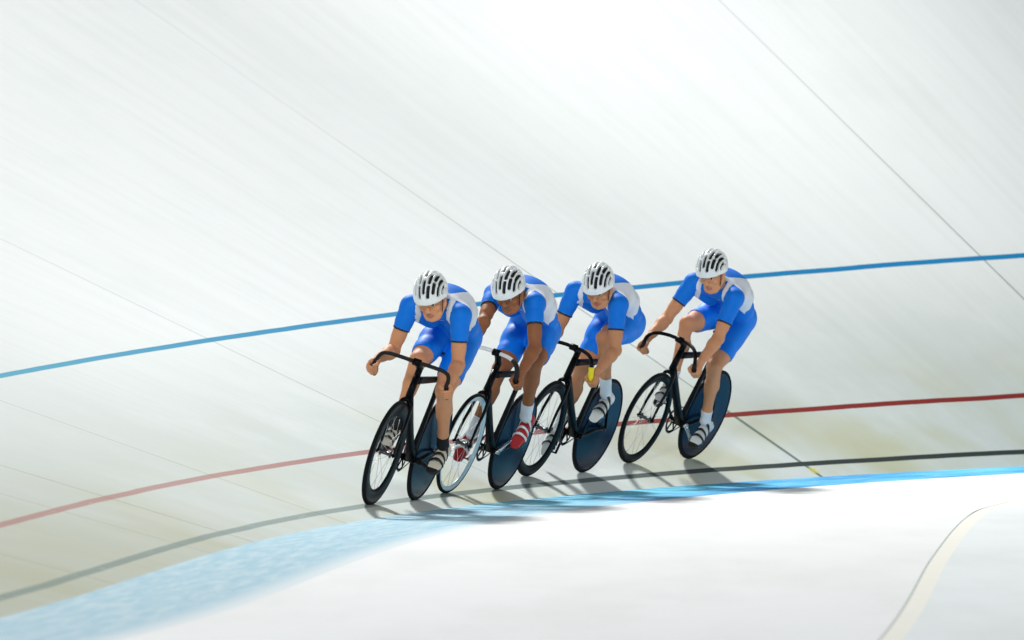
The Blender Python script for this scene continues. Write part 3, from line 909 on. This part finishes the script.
    fsel = (nn_ < -.02) & (np.linalg.norm(c-bc, axis=1) < .05) & (np.abs((c-bc) @ S['ws']) < .014) & (np.abs((c-bc) @ S['u']) < .006)
    fm[fsel & ~leg] = 1
    def sub(sel, name, mats, fmm):
        Fs = F[sel]; used, inv = np.unique(Fs, return_inverse=True)
        return mesh(name, V[used], inv.reshape(-1, 4), mats, root, fmm, True, BS)
    sub(~leg, 'jersey', [M['blue'], M['white_lycra'], M['cuff']], fm[~leg])
    sub(leg, 'shorts', [M['shorts_blue']], None)
    # ---- helmet --------------------------------------------------------------
    hs = spec.get('hs', 1.)
    Hc = J['H'] if isinstance(J['H'], np.ndarray) else np.array(J['H'])
    er = np.array((.149, .104, .122)); ec = np.array((-.008, 0, .038))
    slots = []
    for ph, segs in ((0, ((34, 68), (86, 116), (132, 152))), (18, ((20, 50), (64, 98), (112, 142))), (36, ((32, 64), (78, 110), (122, 148))), (54, ((20, 52), (66, 100), (114, 142))), (72, ((26, 60), (76, 108)))):
        for a0, a1 in segs:
            for s in ((1, -1) if ph else (1,)): slots.append((math.radians(a0), math.radians(a1), math.radians(ph)*s))
    def toh(p): return ((p-Hc.astype(f32)) @ HA.astype(f32))/f32(hs)
    def lower(q): return (.004+.26*np.minimum(q[:, 0], .06)+.10*np.maximum(q[:, 0]-.06, 0)-.035*np.exp(-((q[:, 0]+.02)/.045)**2)*0)-q[:, 2]
    def e_d(q, r):
        q = q-ec.astype(f32)
        k0 = np.sqrt(((q/r.astype(f32))**2).sum(1)); k1 = np.sqrt(((q/(r**2).astype(f32))**2).sum(1))
        return k0*(k0-1)/np.maximum(k1, 1e-6)
    def shell(p):
        q = toh(p)
        o = e_d(q, er); i = e_d(q, er-.020)
        d = np.maximum(np.maximum(o, -i), lower(q))
        x = (q-ec.astype(f32))/er.astype(f32)
        lat = np.arcsin(np.clip(x[:, 1]/np.maximum(np.linalg.norm(x, axis=1), 1e-6), -1, 1)); lon = np.arctan2(x[:, 2], x[:, 0])
        for a0, a1, ph in slots:
            cl = np.clip(lon, a0, a1)
            dx = (lon-cl)*.125*np.cos(lat); dy = (lat-ph-.10*np.sign(ph)*(lon-1.2)*.6)*.112
            sd = np.sqrt(dx*dx+dy*dy)-.0118
            d = np.maximum(d, -sd)
        return d*f32(hs)
    lo = Hc-.19; hi = Hc+.19
    he = sdf_mesh('helmet', shell, lo, hi, .0035, [M['helmet_white']], root)
    def liner(p):
        q = toh(p)
        o = e_d(q, er-.0165)
        return np.maximum(o, lower(q)+.004)*f32(hs)
    sdf_mesh('helmet_liner', liner, lo, hi, .005, [M['helmet_dark']], he)
    for s in (1, -1):
        b = B()
        b.tube(bez([hp(.030, .082*s, .02), hp(.030, .0765*s, -.02), hp(.036, .066*s, -.06), hp(.036, .045*s, -.098), hp(.036, 0, -.116)], 6), .0045, 6, flat=.6)
        b.build('chin_strap', M['strap'], he, scale=BS)
    # ---- face details -----------------------------------------------------------
    for s in (1, -1):
        ecn = hp(.0762, .032*s, -.004)
        fwd_ = HA @ _n((1, 0, .35))
        def fe(p): return Sph(ecn, .0118).d(p)
        ir = ecn+fwd_*.0118
        sdf_mesh('eye', fe, ecn-.016, ecn+.016, .0016, [M['eye_white'], M['iris']], root, lambda cc: (np.linalg.norm(cc-ir, axis=1) < .0078).astype(int))
        b = B(); b.tube(bez([hp(.096, .014*s, .020), hp(.094, .032*s, .026), hp(.080, .052*s, .021)], 5), [.003]*4+[.0036]*4+[.002]*3, 6)
        b.build('eyebrow', M['hair'], root, scale=BS)
    hc = Ell(hp(-.012, 0, .038), np.array((.102, .081, .092)), HA)
    def hairf(p):
        q = toh(p)
        return np.maximum(np.maximum(np.maximum(hc.d(p), q[:, 0]-.022+.4*np.maximum(0, -q[:, 2]-.0)), -q[:, 2]-.045), q[:, 2]-.05)
    sdf_mesh('hair', hairf, lo, hi, .006, [M['hair']], root)
    # ---- shoes and socks ----------------------------------------------------------
    for k, s in (('L', 1), ('R', -1)):
        pd, R = S['foot'+k]; A = S['A'+k]; sd = S['sd'+k]
        sh_len = spec['sock_len']
        sk0 = A-sd*sh_len
        sp = [Cap(sk0+sd*.0, A, .0365+.10*max(0, sh_len-.08), .0375), Cap(A, pd+R @ np.array([-.13, 0, .055]), .0375, .030)]
        def fs(p): return np.maximum(np.minimum(ev(sp, p, .01), ev(S['shin'+k], p, .018)-.0035), -((p-sk0.astype(f32)) @ sd.astype(f32)))
        l_, h_ = bounds(sp)
        sdf_mesh('sock', fs, l_, h_, .005, [spec['sock']], root)
        fp = lambda x, y_, z: pd+R @ np.array((x, y_, z))
        yw = R[:, 1]
        shp = [Cap(fp(-.155, 0, .046), fp(-.08, 0, .048), .035, .036), Cap(fp(-.08, 0, .048), fp(-.01, 0, .038), .037, .031, (yw, 1., 1.35)), Cap(fp(-.01, 0, .038), fp(.055, .006*-s, .030), .031, .022, (yw, 1.35, 1.5)),
               Cap(fp(-.135, 0, .06), fp(-.128, 0, .088), .041, .040), Cap(fp(-.11, 0, .075), fp(-.03, 0, .05), .036, .030)]
        def base(p): return ev(shp, p, .014)
        def tof(p): return (p-pd.astype(f32)) @ R.astype(f32)
        def fsh(p):
            q = tof(p)
            return np.maximum(np.maximum(base(p), .016-q[:, 2]), q[:, 2]-.098+.35*np.maximum(0, q[:, 0]+.14))
        l_, h_ = bounds(shp)
        def cls(cc):
            q = (cc-pd) @ R
            f_ = np.zeros(len(cc), int)
            f_[(q[:, 0] > .035) | (q[:, 0] < -.155)] = 1
            return f_
        so = sdf_mesh('shoe', fsh, l_, h_, .004, [spec['shoe'], spec['shoe2']], root, cls)
        def fso(p):
            q = tof(p); return np.maximum(np.maximum(base(p)-.002, .008-q[:, 2]), q[:, 2]-.0185)
        sdf_mesh('sole', fso, l_, h_, .004, [M['shoe_sole']], so)
        for x0 in (-.085, -.045, -.005):
            def fst(p):
                q = tof(p); xx = np.abs(q[:, 0]-x0+.25*(q[:, 2]-.05))-.0065
                return np.maximum(np.maximum(np.maximum(base(p)-.0035, -(base(p)+.002)), xx), .03-q[:, 2])
            sdf_mesh('shoe_strap', fst, l_, h_, .0035, [spec['shoe_strap']], so)
    return root
M_init()
build_track()
CONT = [[-0.9092, 43.5013, 0.0605], [-0.6352, 44.4887, 0.0577], [-0.4205, 45.338, 0.0780], [-0.131, 46.1622, 0.0731], [0.1083, 47.1812, 0.1317], [0.4746, 48.0447, 0.129], [0.8196, 48.9799, 0.168], [1.2942, 49.9338, 0.1725]]
LEAN = [17.8, 19.5, 19.8, 22.5]
SPECS = [
    dict(bar=M['tape'], grip=M['tape'], rim=M['carbon'], depth=.088, crank=192, foot_pitch=(-32, -24), barz=.915, barp=BAR_STRAIGHT),
    dict(bar=M['white_bar'], grip=M['tape'], rim=M['white_rim'], depth=.034, crank=145, foot_pitch=(-52, -34), crankmat=M['silver'], barz=.945, barp=BAR_CURVED*np.array([.8, .97, .9]), grip_from=22),
    dict(bar=M['carbon'], grip=M['yellow'], rim=M['carbon'], depth=.062, crank=92, foot_pitch=(-40, -42), grip_from=38, grip_r=.019, gp=.8, barz=.905, barp=BAR_CURVED),
    dict(bar=M['carbon'], grip=M['tape'], rim=M['carbon'], depth=.05, crank=220, foot_pitch=(-40, -38), crankmat=M['silver'], barz=.915, barp=BAR_CURVED),
]
BLAB = ['black track bike in front of the line, navy rear disc, ridden by the leading cyclist',
        'track bike with a pale rimmed front wheel and pale handlebar, second in line',
        'black track bike with yellow grips on its handlebar, third in line',
        'black track bike at the back of the line, ridden a gap behind the others']
MW = []
for i in range(4):
    mw = bike_frame(CONT[2*i], CONT[2*i+1], LEAN[i]); MW.append(mw)
    build_bike(mw, BLAB[i], SPECS[i])
RM_init()
POSE = [
    dict(P=(-0.3141, -0.0226, 1.0779), SL=(0.1728, 0.1119, 1.2529), SR=(0.1443, -0.2179, 1.2086), EL=(0.1595, 0.1859, 0.9584), ER=(0.1321, -0.242, 0.9088), KL=(-0.0448, 0.098, 0.7466), KR=(0.0718, -0.0886, 0.8901), H=(0.3779, -0.0402, 1.318)),
    dict(P=(-0.3781, -0.0669, 1.0736), SL=(0.1157, 0.0405, 1.2951), SR=(0.0109, -0.2722, 1.2449), EL=(0.1996, 0.1661, 1.0348), ER=(0.2487, -0.1988, 1.0796), KL=(-0.0006, 0.1308, 0.9151), KR=(-0.0606, -0.0926, 0.7901), H=(0.2887, -0.0871, 1.3269)),
    dict(P=(-0.33, -0.0297, 1.071), SL=(0.157, 0.1066, 1.2447), SR=(0.1257, -0.2263, 1.2189), EL=(0.1784, 0.1986, 0.9552), ER=(0.1546, -0.245, 0.9227), KL=(0.088, 0.0663, 0.9855), KR=(-0.0964, -0.0845, 0.7137), H=(0.3422, 0.0113, 1.3329)),
    dict(P=(-0.3375, -0.012, 1.0787), SL=(0.1298, 0.1554, 1.2901), SR=(0.1098, -0.1799, 1.2661), EL=(0.217, 0.1867, 1.0011), ER=(0.1879, -0.2378, 0.9717), KL=(-0.0842, 0.108, 0.7438), KR=(0.0791, -0.1271, 0.9711), H=(0.3124, 0.0131, 1.4212)),
]
def skin(n, c, l): return mat(n, c, .58, noise=.07, nscale=25, spec=.25, sss=.06), mat(n+'_lip', l, .45)
fair, fairl = skin('skin_fair', (212, 150, 110), (176, 110, 90))
tan, tanl = skin('skin_tan', (150, 96, 64), (132, 78, 60))
warm, warml = skin('skin_warm', (196, 138, 100), (168, 100, 80))
RSPEC = [
    dict(hem_arm=(.55, .53), head=(-2, 32, 2), skin=fair, lip=fairl, sock=M['sock_black'], sock_len=.07, shoe=M['shoe_beige'], shoe2=M['shoe_black'], shoe_strap=M['shoe_black'], hem_leg=(.74, .80)),
    dict(hem_arm=(.50, .50), head=(-4, 35, 0), skin=tan, lip=tanl, sock=M['sock_white'], sock_len=.11, shoe=M['shoe_red'], shoe2=M['shoe_red'], shoe_strap=M['shoe_white']),
    dict(hem_arm=(.57, .58), head=(2, 34, -2), skin=warm, lip=warml, sock=M['sock_white'], sock_len=.13, shoe=M['shoe_white'], shoe2=M['shoe_white'], shoe_strap=M['shoe_black']),
    dict(hem_arm=(.64, .56), head=(-2, 28, -4), skin=fair, lip=fairl, sock=M['sock_white'], sock_len=.085, shoe=M['shoe_white'], shoe2=M['shoe_black'], shoe_strap=M['shoe_black']),
]
RLAB = ['cyclist in black socks and cream shoes leading the line on the front bike',
        'tanned cyclist in red shoes and white socks, second in line',
        'cyclist in white shoes and tall white socks holding yellow grips, third in line',
        'last cyclist of the line, riding a gap behind the other three']
for i in range(4):
    build_rider(MW[i], POSE[i], RSPEC[i], SPECS[i], RLAB[i])
# ------------------------------------------------------------------ light and camera
w = bpy.data.worlds.new('hall'); SC.world = w; w.use_nodes = True
bg = w.node_tree.nodes['Background']; bg.inputs[0].default_value = (.86, .95, 1., 1); bg.inputs[1].default_value = .26
def area(name, loc, target, size, power, col=(1, 1, 1)):
    d = bpy.data.lights.new(name, 'AREA'); d.shape = 'DISK'; d.size = size; d.energy = power; d.color = col
    o = bpy.data.objects.new(name, d); COL.objects.link(o)
    o.location = loc; v = Vector(target)-Vector(loc); o.rotation_euler = v.to_track_quat('-Z', 'Y').to_euler()
    return o
area('floodlight', (-11.6, 84.5, 41), (0, 46, 0), 8.0, 43500)
def spot(name, loc, target, power, cone, radius=.6):
    d = bpy.data.lights.new(name, 'SPOT'); d.energy = power; d.spot_size = math.radians(cone); d.spot_blend = 1.; d.shadow_soft_size = radius
    o = bpy.data.objects.new(name, d); COL.objects.link(o); o.location = loc
    v = Vector(target)-Vector(loc); o.rotation_euler = v.to_track_quat('-Z', 'Y').to_euler()
spot('rider_fill_spot', (-2, 20, 10), (.2, 47, 1.1), 9500, 21, 1.5)  # unseen fill lamp, added to light the riders' fronts
spot('upper_bank_fill', (3.5, 55, 10), (1.0, 59, 3.6), 800, 80, .3)  # lamp added out of view to brighten the upper banking
cd = bpy.data.cameras.new('camera'); co = bpy.data.objects.new('camera', cd); COL.objects.link(co); SC.camera = co
co.location = (0, 0, Q['h'])
pi, ro = Q['pitch'], Q['roll']
d = Vector((0, math.cos(pi), math.sin(pi))); r = Vector((1, 0, 0)); u = Vector((0, -math.sin(pi), math.cos(pi)))
r2 = math.cos(ro)*r+math.sin(ro)*u; u2 = -math.sin(ro)*r+math.cos(ro)*u
co.matrix_world = Matrix([[r2[k], u2[k], -d[k], co.location[k]] for k in range(3)]+[[0, 0, 0, 1]])
cd.sensor_width = 36; cd.lens = math.exp(Q['lf'])*36/1024; cd.clip_end = 300; cd.clip_start = .1
cd.dof.use_dof = True; cd.dof.focus_distance = 45.5; cd.dof.aperture_fstop = 4.
vs = SC.view_settings; vs.view_transform = 'Standard'; vs.look = 'None'; vs.exposure = 0.; vs.gamma = 1.; vs.use_curve_mapping = False
